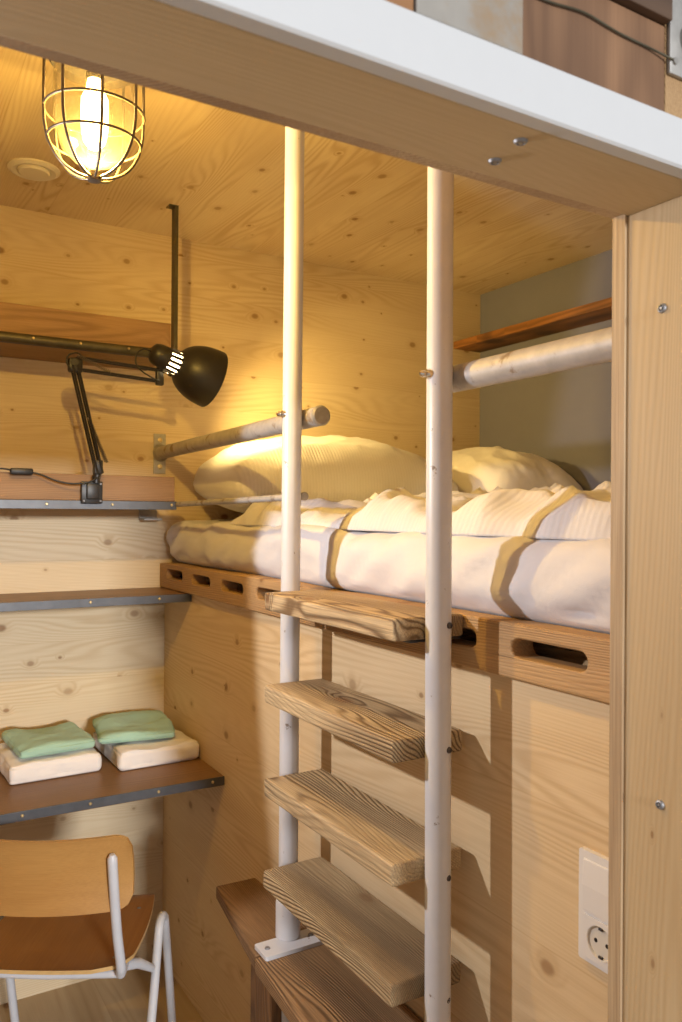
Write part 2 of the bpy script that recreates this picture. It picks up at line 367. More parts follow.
t2 = sbox('trim_2', (-1.385, YO, 0), (-1.34, YF, LZ), m_jamb, 0.0015)
t3 = sbox('trim_3', (-1.385, YO, LZ), (XJ+0.045, YF, LZ+0.045), m_lintel, 0.0015)
screw('screw', t3, (-0.389, -2.070, LZ), (0, 0, -1), 0.006, m_screw)
screw('screw', t3, (-0.382, -2.031, LZ), (0, 0, -1), 0.006, m_screw)
# white painted head trim on the outside, its lower edge chamfered
bm = new()
outline(bm, [[(YO-0.0005, LZ+0.0), (YO-0.0140, LZ+0.0), (YO-0.0160, LZ+0.002), (YO-0.0160, LZ+0.0425), (YO-0.0145, LZ+0.044), (YO-0.0005, LZ+0.044)]], 'X', -1.45, 0.25)
struct(obj('trim_4', bm, m_white))
bm = new(); box(bm, (XJ+0.02, YO-0.02, 0), (XJ+0.10, YO-0.0005, LZ-0.001), 0.002)
struct(obj('trim_5', bm, m_white))
# old outer cladding over the doorway
def facade(n, x0, x1, z0, z1, m, y0=-2.10, y1=-2.001):
    return sbox('trim_%d' % n, (x0, y0, z0), (x1, y1, z1), m, 0.001)
facade(6, -1.76, -0.519, LZ+0.0465, 2.5, m_fac3)
facade(7, -0.518, -0.417, LZ+0.0465, 2.5, m_fplate, -2.102)
facade(8, -0.416, -0.248, LZ+0.0465, 1.899, m_fac1)
facade(9, -0.416, -0.248, 1.900, 2.5, m_fac2, -2.108)
facade(10, -0.247, 0.3, LZ+0.0465, 2.5, m_side)

# ------------------------------------------------------------------ bed
bed = thing('bed', 'built-in bunk bed of old slotted timber along the partition wall', 'bed', (0.6, -0.98, 1.222))
bm = new()
BX0, BX1, BZ0, BZ1 = -0.018, 0.028, 1.2225, 1.312
hl = [slotloop(-0.073-0.227*k-0.146, -0.073-0.227*k, 1.256, 1.284) for k in range(8)]
top = [(-0.002, BZ0), (-0.002, BZ1-0.012)] + [(-0.10*k, BZ1-0.010+0.006*noise.noise(Vector((k*0.5, 3, 0)))+0.004*min(k/6, 1)) for k in range(1, 20)] + [(YI+0.001, BZ1-0.004), (YI+0.001, BZ0)]
outline(bm, [top]+hl, 'X', BX0, BX1)
obj('side_board', bm, m_side, bed, bevel=0.004)
bm = new(); box(bm, (0.031, YI+0.005, 1.20), (XW-0.005, -0.005, 1.222)); obj('bed_base', bm, m_post, bed)
bm = new(); box(bm, (0.075, YI+0.005, 1.2225), (0.11, -0.005, 1.262), 0.002); obj('ledger', bm, m_side, bed)
for k in range(14):
    y = -0.09-0.138*k
    bm = new(); box(bm, (0.031, y-0.045, 1.272), (XW-0.004, y+0.045, 1.296), 0.003); obj('slat', bm, m_tread, bed)
# mattress in a fitted sheet
def softbox(a, b, rad, nx, ny, nz, disp, power=4.0):
    """rounded box, all surfaces gridded, displaced by disp(co, normal)"""
    bm = new(); a, b = Vector(a), Vector(b); c = (a+b)/2; h = (b-a)/2
    vd = {}
    def vert(p):
        k = (round(p[0], 5), round(p[1], 5), round(p[2], 5))
        if k in vd: return vd[k]
        q = Vector(p); inner = Vector((max(-h.x+rad, min(h.x-rad, q.x)), max(-h.y+rad, min(h.y-rad, q.y)), max(-h.z+rad, min(h.z-rad, q.z))))
        dv = q-inner
        if dv.length > 1e-9: q2 = inner+dv.normalized()*rad; nn = dv.normalized()
        else: q2 = q; nn = Vector((0, 0, 1))
        w = c+q2; w += disp(w, nn); vd[k] = bm.verts.new(w); return vd[k]
    ns = (nx, ny, nz)
    for ax in range(3):
        i, j = [k for k in range(3) if k != ax]
        for sgn in (-1, 1):
            for p in range(ns[i]):
                for q in range(ns[j]):
                    cs = []
                    for (dp, dq) in ((0, 0), (1, 0), (1, 1), (0, 1)):
                        v = [0, 0, 0]; v[ax] = sgn*h[ax]; v[i] = -h[i]+2*h[i]*(p+dp)/ns[i]; v[j] = -h[j]+2*h[j]*(q+dq)/ns[j]; cs.append(vert(v))
                    try: bm.faces.new(cs)
                    except ValueError: pass
    return bm
def fbm(v, o=3):
    return sum(noise.noise(v*(2**k))/(2**k) for k in range(o))
def mdisp(w, n):
    s = fbm(Vector((w.x*2, w.y*3.0, w.z*9)))*0.012
    fold = abs(noise.noise(Vector((w.x*5, w.y*6+w.z*9, 4))))
    s += -0.008*max(0, 0.14-fold)/0.14*(1 if n.z < 0.9 else 0.3)
    if n.x < -0.4:
        tz = (w.z-1.315)/0.125; s += 0.012*math.sin(max(0, min(1, tz))*math.pi)
        s += 0.006*noise.noise(Vector((1, w.y*14+w.z*10, w.z*16)))
    if n.z < -0.5: s = 0
    out = n*s
    return out
bm = softbox((0.006, YI+0.006, 1.300), (XW-0.012, -0.012, 1.438), 0.045, 60, 130, 12, mdisp)
mt = obj('mattress', bm, m_sheet, smooth=180)
tag(mt, 'thick mattress in a white fitted sheet on the slotted bunk bed', 'mattress')

# duvet
def duvet():
    bm = new(); nx, ny = 110, 170; x0, x1 = 0.035, 1.315; grid = []
    lower = []
    for j in range(ny+1):
        ty = j/ny; row = []; lrow = []
        for i in range(nx+1):
            tx = i/nx
            yhead = -0.45-0.17*tx+0.06*math.sin(tx*9)+0.05*noise.noise(Vector((tx*5, 1, 2)))
            y = yhead+( YI+0.012-yhead)*ty
            xf = x0+0.030*noise.noise(Vector((y*4.5, 7, 1)))+0.012*noise.noise(Vector((y*14, 7, 1)))
            x = xf+(x1-xf)*tx
            ex = min(1, tx*(x1-x0)/0.075); ey = min(1, ty*1.5/0.09); e2 = min(1, (1-tx)*1.3/0.08); e3 = min(1, (1-ty)*1.5/0.07)
            rim = (math.sin(min(ex, 1)*math.pi/2)**0.6)*(math.sin(ey*math.pi/2)**0.6)*(math.sin(e2*math.pi/2)**0.7)*(math.sin(e3*math.pi/2)**0.7)
            p = Vector((x, y, 0))
            big = noise.noise(Vector((x*3.0+y*1.9, y*2.8-x*1.8, 9)))
            ridge = 1-abs(noise.noise(Vector((x*3.4-y*2.2, y*3.2+x*1.8, 5))))*2.2
            ridge2 = 1-abs(noise.noise(Vector((x*8-y*6, y*7+x*6, 15))))*2.4
            plateau = 0.050+0.030*min(1, max(0, (tx-0.0)/0.35))+0.012*min(1, max(0, (ty-0.1)/0.4))
            h = plateau*0.5+0.030*big+0.036*max(0, ridge)**2+0.018*max(0, ridge2)**2
            z = 1.437+rim*h
            row.append(bm.verts.new((x, y, z))); lrow.append(bm.verts.new((x, y, 1.432+0.001*(rim))))
        grid.append(row); lower.append(lrow)
    for j in range(ny):
        for i in range(nx):
            bm.faces.new((grid[j][i], grid[j][i+1], grid[j+1][i+1], grid[j+1][i]))
            bm.faces.new((lower[j][i], lower[j+1][i], lower[j+1][i+1], lower[j][i+1]))
    per = [(0, i) for i in range(nx)]+[(j, nx) for j in range(ny)]+[(ny, i) for i in range(nx, 0, -1)]+[(j, 0) for j in range(ny, 0, -1)]
    for k in range(len(per)):
        a, b = per[k], per[(k+1) % len(per)]
        bm.faces.new((grid[a[0]][a[1]], grid[b[0]][b[1]], lower[b[0]][b[1]], lower[a[0]][a[1]]))
    return bm
tag(obj('duvet', duvet(), m_duvet, smooth=180), 'rumpled white finely striped duvet spread over the mattress', 'duvet')
def pillow(w, l, t, M, seed, mat, label, group=None):
    bm = new(); n = 64; top = []; bot = []
    for j in range(n+1):
        a = []; b = []
        for i in range(n+1):
            x = -1+2*i/n; y = -1+2*j/n
            pin = 1-0.07*(1-abs(x)**2)*abs(y)**3; pin2 = 1-0.07*(1-abs(y)**2)*abs(x)**3
            hx = (max(0, 1-abs(x)**2.5))**0.5*(max(0, 1-abs(y)**2.3))**0.5
            px, py = x*w/2*pin2, y*l/2*pin
            wr = 0.016*noise.noise(Vector((x*2.2, y*2.2, seed)))+0.006*(1-abs(noise.noise(Vector((x*3.2+seed, y*3.2, seed))))*3)*hx + 0.003*noise.noise(Vector((x*9, y*9, seed)))
            cp_ = 1-0.13*(abs(x)*abs(y))**4; px *= cp_; py *= cp_; h = t*0.62*hx+wr*min(1, hx*3); hb = -t*0.38*hx
            a.append(bm.verts.new((px, py, h+0.004))); b.append(bm.verts.new((px, py, hb-0.004)))
        top.append(a); bot.append(b)
    for j in range(n):
        for i in range(n):
            bm.faces.new((top[j][i], top[j][i+1], top[j+1][i+1], top[j+1][i])); bm.faces.new((bot[j][i], bot[j+1][i], bot[j+1][i+1], bot[j][i+1]))
    per = [(0, i) for i in range(n)]+[(j, n) for j in range(n)]+[(n, i) for i in range(n, 0, -1)]+[(j, 0) for j in range(n, 0, -1)]
    for k in range(len(per)):
        a, b = per[k], per[(k+1) % len(per)]
        bm.faces.new((top[a[0]][a[1]], top[b[0]][b[1]], bot[b[0]][b[1]], bot[a[0]][a[1]]))
    me_obj = obj('pillow', bm, mat, smooth=180)
    me_obj.matrix_world = M @ Matrix.Translation(me_obj.location)
    return tag(me_obj, label, 'pillow', group)
pillow(0.84, 0.52, 0.265, Matrix.Translation((0.452, -0.275, 1.545)) @ Matrix.Rotation(math.radians(4), 4, 'X') @ Matrix.Rotation(math.radians(-2), 4, 'Z'), 3.1, m_pillow,
       'large puffy striped white pillow under the desk lamp at the near side of the bed')
pillow(0.46, 0.62, 0.24, Matrix.Translation((1.102, -0.330, 1.545)) @ Matrix.Rotation(math.radians(4), 4, 'X'), 8.4, m_pillow2,
       'white pillow against the grey wall at the far side of the bed')

# ------------------------------------------------------------------ ladder
XL = -0.087
lad = thing('ladder', 'bunk ladder of two white steel poles with four worn timber treads', 'ladder', (XL, -1.32, 0))
PR = 0.0201
bm = new(); tube(bm, [(XL, -1.073, 0.615), (XL, -1.073, 1.2), (XL, -1.081, ZC-0.001)], PR, 28); obj('pole', bm, m_pole, lad, smooth=60)
bm = new(); tube(bm, [(XL, -1.5795, 0.582), (XL, -1.574, 1.27), (XL, -1.5715, ZC-0.001)], PR, 28); obj('pole', bm, m_pole, lad, smooth=60)
treads = [(1.308, 0.0), (1.122, 0.4), (0.933, -0.2), (0.749, 0.3)]
for i, (z, sk) in enumerate(treads):
    bm = new()
    vs = box(bm, (-0.156, -1.553, z-0.036), (-0.019, -1.0945, z), 0.0)
    bmesh.ops.subdivide_edges(bm, edges=bm.edges[:], cuts=5, use_grid_fill=True)
    for v in bm.verts:
        n_ = noise.noise(v.co*9+Vector((i*5, 0, 0)))
        edge = (abs(v.co.x+0.0875) > 0.066)
        if edge and v.co.x < -0.15: v.co.x += 0.0025*n_
        if edge and abs(v.co.z-z) < 0.001 : v.co.z -= 0.002*abs(n_)
    obj('tread', bm, m_tread, lad, bevel=0.0065)
    screw('screw', lad, (XL+0.0062, -1.5765-0.0186, z-0.018+(0.008, 0.004, -0.002, -0.004)[i]), (0.33, -1, 0), 0.0050, m_dark)
# sleeve and flange of the left pole on the bench
bm = new(); lathe(bm, [(PR, 0.590), (0.0258, 0.590), (0.0258, 0.660), (0.0245, 0.6635), (PR, 0.6635)], (XL, -1.073, 0), (0, 0, 1), 28); obj('sleeve', bm, m_pole, lad, smooth=40)
bm = new(); outline(bm, [rrect(-0.163, -1.128, -0.028, -1.070, 0.005)], 'Z', 0.5815, 0.5895)
fl = obj('flange', bm, m_pole, lad, bevel=0.0015)
screw('screw', fl, (-0.146, -1.098, 0.5897), (0, 0, 1), 0.0058, m_screw); screw('screw', fl, (-0.046, -1.096, 0.5897), (0, 0, 1), 0.0058, m_screw)
def eyebolt(p, axis):
    bm = new(); p = Vector(p); a = Vector(axis).normalized()
    lathe(bm, [(0, 0.016), (0.0035, 0.0155), (0.0055, 0.012), (0.0055, 0.008), (0.0035, 0.006), (0.0075, 0.005), (0.0085, 0.001), (0.0085, -0.003), (0, -0.003)], p, a, 16)
    return obj('cap_nut', bm, m_chrome, lad, smooth=40)
eyebolt((XL-0.019, -1.572, 1.683), (-1, 0.25, 0)); eyebolt((XL-0.019, -1.076, 1.672), (-1, 0.25, 0))
bm = new(); box(bm, (-0.120, -1.545, 1.2665), (-0.0185, -1.505, 1.2715), 0.001)
obj('bracket', bm, m_dark, lad)

# ------------------------------------------------------------------ guard rails
def rail(name_label, p0, p1, rad, wallplate, capend, ptx):
    o = thing('guard_rail', name_label, 'guard rail', tuple((Vector(p0)+Vector(p1))/2), 0)
    p0, p1 = Vector(p0), Vector(p1)
    bm = new(); tube(bm, [p0, p0.lerp(p1, 0.5), p1], rad, 28); obj('tube', bm, m_rail, o, smooth=60)
    if wallplate:
        bm = new(); box(bm, (p0.x-0.022, -0.005, p0.z-0.068), (p0.x+0.018, -0.0002, p0.z+0.062), 0.001); pl = obj('wall_plate', bm, m_galv, o)
        for dz in (-0.045, 0.042): screw('screw', pl, (p0.x-0.001, -0.005, p0.z+dz), (0, -1, 0), 0.008, m_brass)
        bm = new(); lathe(bm, [(rad, 0), (rad+0.007, 0.001), (rad+0.004, 0.012), (rad, 0.014)], p0+Vector((0, -0.005, 0)), (0, -1, 0), 28); obj('weld_collar', bm, m_galv, o, smooth=50)
    if capend:
        dr = (p1-p0).normalized(); bm = new(); lathe(bm, [(rad+0.0008, -0.004), (rad+0.0008, 0.001), (rad-0.003, 0.004), (0, 0.0045)], p1, dr, 28); obj('end_cap', bm, m_galv, o, smooth=30)
    return o
rail('short silver guard rail tube above the near pillow, left of the ladder', (-0.019, -0.006, 1.660), (-0.0455, -1.125, 1.668), 0.0205, True, True, 0)
rr_ = rail('silver guard rail tube above the duvet between right ladder pole and doorway', (-0.0455, -1.535, 1.683), (-0.0455, YI-0.0005, 1.683), 0.0212, False, True, 0)
bm = new(); lathe(bm, [(0.0213, 0), (0.027, 0.0), (0.027, 0.07), (0.0213, 0.074)], (-0.0455, YI+0.001, 1.683), (0, 1, 0), 28); obj('end_sleeve', bm, m_rail, rr_, smooth=40)
th = thing('thin_rod', 'thin grey steel rod from shelf corner to the left ladder pole', 'rod', (-0.055, -0.66, 1.49))
bm = new(); tube(bm, [(-0.0475, -0.262, 1.490), (-0.0585, -1.079, 1.503)], 0.0075, 16); obj('rod', bm, m_rail, th, smooth=60)
bm = new(); lathe(bm, [(0, -0.001), (0.0088, -0.001), (0.0088, 0.003), (0, 0.004)], (-0.0585, -1.079, 1.503), (0, -1, 0), 16); obj('end_cap', bm, m_galv, th, smooth=40)

# ------------------------------------------------------------------ bench
bn = thing('step_bench', 'dark old timber step bench under the ladder foot', 'bench', (-0.1, -1.2, 0))
bm = new(); outline(bm, [[(-0.127, -0.774), (-0.028, -0.778), (-0.012, -1.099), (-0.174, -1.099)]], 'Z', 0.551, 0.581); obj('top_plank', bm, m_bench, bn, bevel=0.005)
bm = new(); outline(bm, [[(-0.176, -1.101), (-0.004, -1.101), (-0.004, -1.68), (-0.214, -1.68)]], 'Z', 0.551, 0.581)
for v in bm.verts: pass
obj('top_plank', bm, m_bench, bn, bevel=0.005)
for y0, y1 in ((-1.158, -1.063), (-1.66, -1.62)):
    bm = new(); box(bm, (-0.168, y0, 0.001), (-0.140, y1, 0.5505), 0.004); obj('upright', bm, m_post, bn)
bm = new(); tube(bm, [(-0.140, -1.19, 0.001), (-0.140, -1.19, 0.5505)], 0.0175, 20); obj('steel_leg', bm, m_galv, bn, smooth=50)
bm = new(); box(bm, (-0.020, -1.66, 0.02), (-0.004, -0.82, 0.5505), 0.002); obj('back_board', bm, m_post, bn)
bm = new(); box(bm, (-0.138, -1.055, 0.001), (-0.021, -1.02, 0.5505), 0.002); obj('side_board', bm, m_post, bn)

# ------------------------------------------------------------------ shelves
def shelf(label, front, z, x1, thick=0.022, cat='shelf', steelh=0.024, mat=None, beam=None, screws=(), lip_over=0.0):
    o = thing('wall_shelf', label, cat, (-0.75, front/2, z-0.02))
    bm = new(); box(bm, (-1.55, front+0.004, z-thick), (x1, -0.0005, z-0.0006), 0.0008); obj('board', bm, mat or m_shelf, o)
    bm = new(); box(bm, (-1.55, front, z-steelh), (x1, front+0.0038, z), 0.0006)
    st = obj('steel_edge', bm, m_steel, o)
    for sx in screws: screw('screw', st, (sx, front-0.0001, z-steelh*0.45), (0, -1, 0), 0.0042, m_brass)
    if beam:
        b0, b1, bx = beam; bm = new(); box(bm, (-1.55, front+0.008, b0), (bx, front+0.032, b1), 0.002); obj('front_beam', bm, m_beam, o)
    return o
desk = shelf('brown stained fold desk shelf with steel edge carrying the folded towels', -0.520, 0.7475, -0.0008, 0.026, 'desk', 0.0235, screws=(-0.035, -0.185, -0.36, -0.52))
desk.name = 'desk_shelf'
s3 = shelf('narrow empty brown shelf with steel edge between desk and lamp shelf', -0.256, 1.2215, -0.0008, 0.020, screws=(-0.10, -0.30, -0.55))
s2 = shelf('steel edged shelf with timber upstand carrying the clamped desk lamp', -0.256, 1.498, -0.050, 0.019, screws=(-0.065, -0.24, -0.42), beam=(1.4985, 1.572, -0.053), mat=m_beam)
bm = new(); box(bm, (-0.088, -0.060, 1.440), (-0.030, -0.0005, 1.446), 0.0005); box(bm, (-0.088, -0.006, 1.446), (-0.030, -0.0005, 1.478), 0.0005)
br = obj('bracket', bm, m_galv, s2)
# top shelf: a rounded steel bar carries a timber lip, hung on a rod from the ceiling
s1 = shelf('topmost shelf under the ceiling with timber lip and round steel bar', -0.250, 1.944, -0.068, 0.020, beam=(1.9445, 2.030, -0.066), mat=m_beam)
bm = new(); tube(bm, [(-1.55, -0.256, 1.934), (-0.069, -0.256, 1.934)], 0.0135, 20); bar = obj('steel_bar', bm, m_rod, s1, smooth=50)
for sx in (-0.2, -0.335, -0.46): screw('screw', s1, (sx, -0.2695, 1.936), (0, -1, 0), 0.0038, m_brass)
hr = thing('hanger_rod', 'flat dark steel hanger from ceiling down to the topmost shelf', 'hanger rod', (-0.064, -0.262, 1.93))
bm = new(); box(bm, (-0.0665, -0.275, 1.922), (-0.0565, -0.243, ZC-0.004), 0.0008); obj('bar', bm, m_rod, hr)
bm = new(); box(bm, (-0.085, -0.275, ZC-0.004), (-0.0565, -0.243, ZC-0.0003), 0.0008); obj('foot_plate', bm, m_rod, hr)
# niche shelf on the grey wall
bm = new(); box(bm, (1.197, YI+0.3, 2.134), (XW-0.0005, -0.0005, 2.164), 0.003)
tag(obj('niche_shelf', bm, m_niche), 'dark knotty timber shelf on the grey wall above the bed', 'shelf')

# ------------------------------------------------------------------ ceiling vent
vt = thing('ceiling_vent', 'small round cream disc valve in the ceiling left of the caged lamp', 'vent', (-0.47, -0.318, ZC))
bm = new(); lathe(bm, [(0.040, -0.001), (0.066, -0.001), (0.066, 0.004), (0.056, 0.010), (0.046, 0.008), (0.040, 0.004)], (-0.47, -0.318, ZC), (0, 0, -1), 40, close=True); obj('rim', bm, m_vent, vt, smooth=40)
bm = new(); lathe(bm, [(0, 0.0005), (0.041, 0.0005), (0.041, 0.010), (0.037, 0.014), (0, 0.016)], (-0.47, -0.318, ZC), (0, 0, -1), 40); obj('disc', bm, m_vent, vt, smooth=40)

# ------------------------------------------------------------------ caged ceiling lamp
LX, LY = -0.521, -1.187
cl = thing('caged_ceiling_lamp', 'glowing ceiling bulkhead lamp in a dark wire cage', 'lamp', (LX, LY, ZC))
bm = new(); lathe(bm, [(0, 0.0005), (0.075, 0.0005), (0.078, 0.010), (0.075, 0.05), (0.062, 0.07), (0.060, 0.115), (0.074, 0.125), (0.076, 0.150), (0.070, 0.158), (0.060, 0.150), (0, 0.150)], (LX, LY, ZC), (0, 0, -1), 36); obj('housing', bm, m_hous, cl, smooth=35)
zt = ZC-0.152
prof = [(0.063, 0.0), (0.066, 0.02), (0.067, 0.05), (0.067, 0.09), (0.064, 0.118), (0.053, 0.146), (0.035, 0.164), (0.016, 0.1725), (0, 0.174)]
bm = new(); lathe(bm, prof+[(0, 0.1705), (0.015, 0.169), (0.033, 0.161), (0.050, 0.144), (0.061, 0.117), (0.064, 0.09), (0.064, 0.05), (0.063, 0.02), (0.060, 0.0)], (LX, LY, zt), (0, 0, -1), 40, close=True); obj('glass_dome', bm, m_glass, cl, smooth=60)
cg = []
zc0 = zt+0.012
cprof = [(0.080, 0.0), (0.081, 0.05), (0.081, 0.10), (0.079, 0.13), (0.071, 0.159), (0.054, 0.185), (0.030, 0.200), (0.009, 0.205)]
def csmooth(pr, n=4):
    out = []
    for i in range(len(pr)-1):
        p0 = pr[max(i-1, 0)]; p1 = pr[i]; p2 = pr[i+1]; p3 = pr[min(i+2, len(pr)-1)]
        for k in range(n):
            t = k/n; out.append(tuple(0.5*((2*b)+(-a+c)*t+(2*a-5*b+4*c-e)*t*t+(-a+3*b-3*c+e)*t**3) for a, b, c, e in zip(p0, p1, p2, p3)))
    return out+[pr[-1]]
bm = new()
cs_ = csmooth(cprof)
for k in range(8):
    a = math.radians(45*k-95.5); ca, sa = math.cos(a), math.sin(a)
    tube(bm, [(LX+q*ca, LY+q*sa, zc0-h) for q, h in cs_], 0.0026, 8)
    tube(bm, [(LX+0.080*ca, LY+0.080*sa, zc0), (LX+0.074*ca, LY+0.074*sa, zc0+0.006)], 0.0026, 8)
def rat(h):
    for (a, b) in zip(cs_[:-1], cs_[1:]):
        if a[1] <= h <= b[1]: return a[0]+(b[0]-a[0])*(h-a[1])/(b[1]-a[1])
for z in (2.138, 2.089):
    rr0 = rat(zc0-z); tube(bm, [(LX+rr0*math.cos(t), LY+rr0*math.sin(t), z) for t in [2*math.pi*k/48 for k in range(48)]], 0.0024, 8, closed=True)
lathe(bm, [(0, 0.197), (0.011, 0.197), (0.011, 0.210), (0.004, 0.212), (0, 0.212)], (LX, LY, zc0), (0, 0, -1), 16)
obj('wire_cage', bm, m_cage, cl, smooth=60)
bm = new(); lathe(bm, [(0, 0.002), (0.015, 0.002), (0.015, 0.022), (0.013, 0.028), (0, 0.028)], (LX, LY, zt), (0, 0, -1), 20); obj('bulb_socket', bm, m_hous, cl, smooth=40)
bm = new(); lathe(bm, [(0, 0.0285), (0.012, 0.0285), (0.015, 0.045), (0.022, 0.060), (0.0225, 0.085), (0.0215, 0.115), (0.018, 0.132), (0.010, 0.142), (0, 0.145)], (LX, LY, zt), (0, 0, -1), 24); obj('bulb', bm, m_bulb, cl, smooth=60)
LAMP1 = lamp('ceiling_lamp_light', 'POINT', (LX, LY, zt-0.155), 31, WARM, 0.012)

# ------------------------------------------------------------------ desk lamp
dl = thing('desk_lamp', 'black spring-arm desk lamp clamped to the lamp shelf, aimed over the bed', 'lamp', (-0.30, -0.272, 1.478))
bm = new(); box(bm, (-0.330, -0.272, 1.490), (-0.272, -0.2565, 1.552), 0.002); box(bm, (-0.318, -0.284, 1.502), (-0.284, -0.271, 1.545), 0.003)
lathe(bm, [(0, 0), (0.011, 0), (0.011, 0.02), (0, 0.02)], (-0.290, -0.268, 1.548), (0, 0, 1), 16)
box(bm, (-0.330, -0.272, 1.550), (-0.272, -0.215, 1.554+0.034), 0.002) if False else None
cp = obj('clamp', bm, m_black, dl, smooth=35)
for sx in (-0.324, -0.278):
    for sz in (1.497, 1.545): screw('screw', cp, (sx, -0.272, sz), (0, -1, 0), 0.0038, m_screw)
A0 = Vector((-0.288, -0.270, 1.572)); A1 = Vector((-0.362, -0.285, 1.868)); A2 = Vector((-0.118, -0.30, 1.843))
bm = new(); lathe(bm, [(0, 0), (0.010, 0), (0.011, 0.012), (0.007, 0.03), (0, 0.03)], A0+Vector((0, 0, -0.012)), (0, 0, 1), 16); box(bm, A0+Vector((-0.010, -0.013, 0.0)), A0+Vector((0.014, 0.013, 0.04)), 0.003); obj('swivel', bm, m_black, dl, smooth=35)
def bars(a, b, sep, rad=0.0042):
    a, b = Vector(a), Vector(b); s = Vector(sep); bm = new()
    for q in (-1, 1): tube(bm, [a+s*q*0.5, b+s*q*0.5], rad, 4)
    return bm
dirL = (A1-A0).normalized(); nL = Vector((dirL.z, 0, -dirL.x))
bm = new()
for y in (-0.011, 0.011):
    for q in (0.0, 0.014):
        tube(bm, [A0+nL*q+Vector((0, y, 0)), A1+nL*q+Vector((0, y, 0))], 0.0036, 6)
obj('lower_arm', bm, m_black, dl)
def spring(a, b, rad=0.0045, turns=26):
    a, b = Vector(a), Vector(b); dr = b-a; x, y = frame(dr); n = turns*8; bm = new()
    tube(bm, [a+dr*(i/n)+(x*math.cos(i*math.pi/4)+y*math.sin(i*math.pi/4))*rad for i in range(n+1)], 0.0011, 5)
    return bm
m_spring = plain('spring_steel', (0.32, 0.27, 0.2), 0.35, 0.9)
obj('spring', spring(A0+Vector((0.024, -0.006, 0.035)), A0.lerp(A1, 0.52)+nL*0.012+Vector((0, -0.006, 0))), m_spring, dl, smooth=60)
obj('spring', spring(A0+Vector((0.030, 0.008, 0.035)), A0.lerp(A1, 0.52)+nL*0.016+Vector((0, 0.008, 0))), m_spring, dl, smooth=60)
bm = new(); box(bm, A1+Vector((-0.010, -0.012, -0.018)), A1+Vector((0.028, 0.012, 0.022)), 0.006); lathe(bm, [(0, -0.017), (0.010, -0.017), (0.010, 0.017), (0, 0.017)], A1+Vector((0.004, 0, 0.008)), (0, 1, 0), 18); obj('elbow', bm, m_black, dl, smooth=35)
bm = new()
for y in (-0.010, 0.010):
    tube(bm, [A1+Vector((0.012, y, 0.024)), A2+Vector((-0.004, y, 0.034))], 0.0036, 6)
    tube(bm, [A1+Vector((0.012, y, -0.008)), A2+Vector((-0.004, y, 0.002))], 0.0036, 6)
obj('upper_arm', bm, m_black, dl)
obj('spring', spring(A1+Vector((0.012, -0.013, 0.028)), A1.lerp(A2, 0.42)+Vector((0, -0.010, 0.000)), 0.0045, 20), m_spring, dl, smooth=60)
bm = new(); box(bm, A2+Vector((-0.012, -0.010, -0.010)), A2+Vector((0.010, 0.010, 0.042)), 0.004); tube(bm, [A2+Vector((0.0, 0, 0.036)), A2+Vector((0.022, -0.004, 0.046))], 0.006, 10); obj('head_joint', bm, m_black, dl, smooth=35)
bm = new(); lathe(bm, [(0, 0), (0.0022, 0), (0.0022, 0.022), (0.005, 0.023), (0.005, 0.030), (0, 0.030)], A2+Vector((0.006, -0.008, 0.03)), (0.45, -0.6, -0.35), 10); obj('wing_screw', bm, m_chrome, dl, smooth=35)
# head: socket, slotted neck, bell shade opening to the right and down
HA = Vector((0.917, 0.06, -0.29)).normalized(); HP = Vector((-0.156, -0.335, 1.921))
bm = new(); lathe(bm, [(0, 0), (0.018, 0.001), (0.027, 0.007), (0.032, 0.020), (0.0335, 0.045), (0.034, 0.050), (0.0315, 0.052), (0.030, 0.03), (0, 0.028)], HP, HA, 32)
obj('lamp_socket', bm, m_black, dl, smooth=40)
sx_, sy_ = frame(HA)
bm = new()
for k in range(14):
    a0 = 2*math.pi*k/14; pts = []
    for a in (a0, a0+0.14, a0+0.28):
        pts.append(sx_*math.cos(a)+sy_*math.sin(a))
    q = [HP+HA*0.048+p*0.0345 for p in pts]; q2 = [HP+HA*0.086+p*0.037 for p in pts]
    q3 = [HP+HA*0.048+p*0.0325 for p in pts]; q4 = [HP+HA*0.086+p*0.035 for p in pts]
    V_ = [[bm.verts.new(v) for v in s] for s in (q, q2, q4, q3)]
    for i in range(4):
        A_, B_ = V_[i], V_[(i+1) % 4]
        for j in range(2): bm.faces.new((A_[j], A_[j+1], B_[j+1], B_[j]))
    bm.faces.new([V_[i][0] for i in range(4)]); bm.faces.new([V_[3-i][2] for i in range(4)])
obj('neck_rib', bm, m_black, dl)
sp_o = [(0.037, 0.083), (0.047, 0.090), (0.060, 0.102), (0.071, 0.119), (0.079, 0.139), (0.084, 0.160), (0.0865, 0.181), (0.0875, 0.200)]
sp_o = csmooth(sp_o, 3)
bm = new(); lathe(bm, [(0.0345, 0.083)]+sp_o+[(r0-0.0014, h0) for r0, h0 in reversed(sp_o)], HP, HA, 48, close=True); sh = obj('shade', bm, m_black, dl, smooth=60)
bm = new(); lathe(bm, [(r0-0.0018, h0+0.0002) for r0, h0 in sp_o[:-1]]+[(r0-0.0026, h0) for r0, h0 in reversed(sp_o[:-1])], HP, HA, 48, close=True); obj('lining', bm, m_shadein, sh, smooth=60)
bm = new(); lathe(bm, [(0, 0.031), (0.012, 0.031), (0.024, 0.052), (0.028, 0.075), (0.028, 0.095), (0.028, 0.115), (0.024, 0.135), (0.012, 0.146), (0, 0.149)], HP, HA, 24); obj('bulb', bm, m_bulb2, dl, smooth=60)
lamp('desk_lamp_light', 'SPOT', tuple(HP+HA*0.158), 24.0, (1.0, 0.70, 0.22), 0.02, tuple(HP+HA*1.158), spot_size=math.radians(118), spot_blend=0.7)
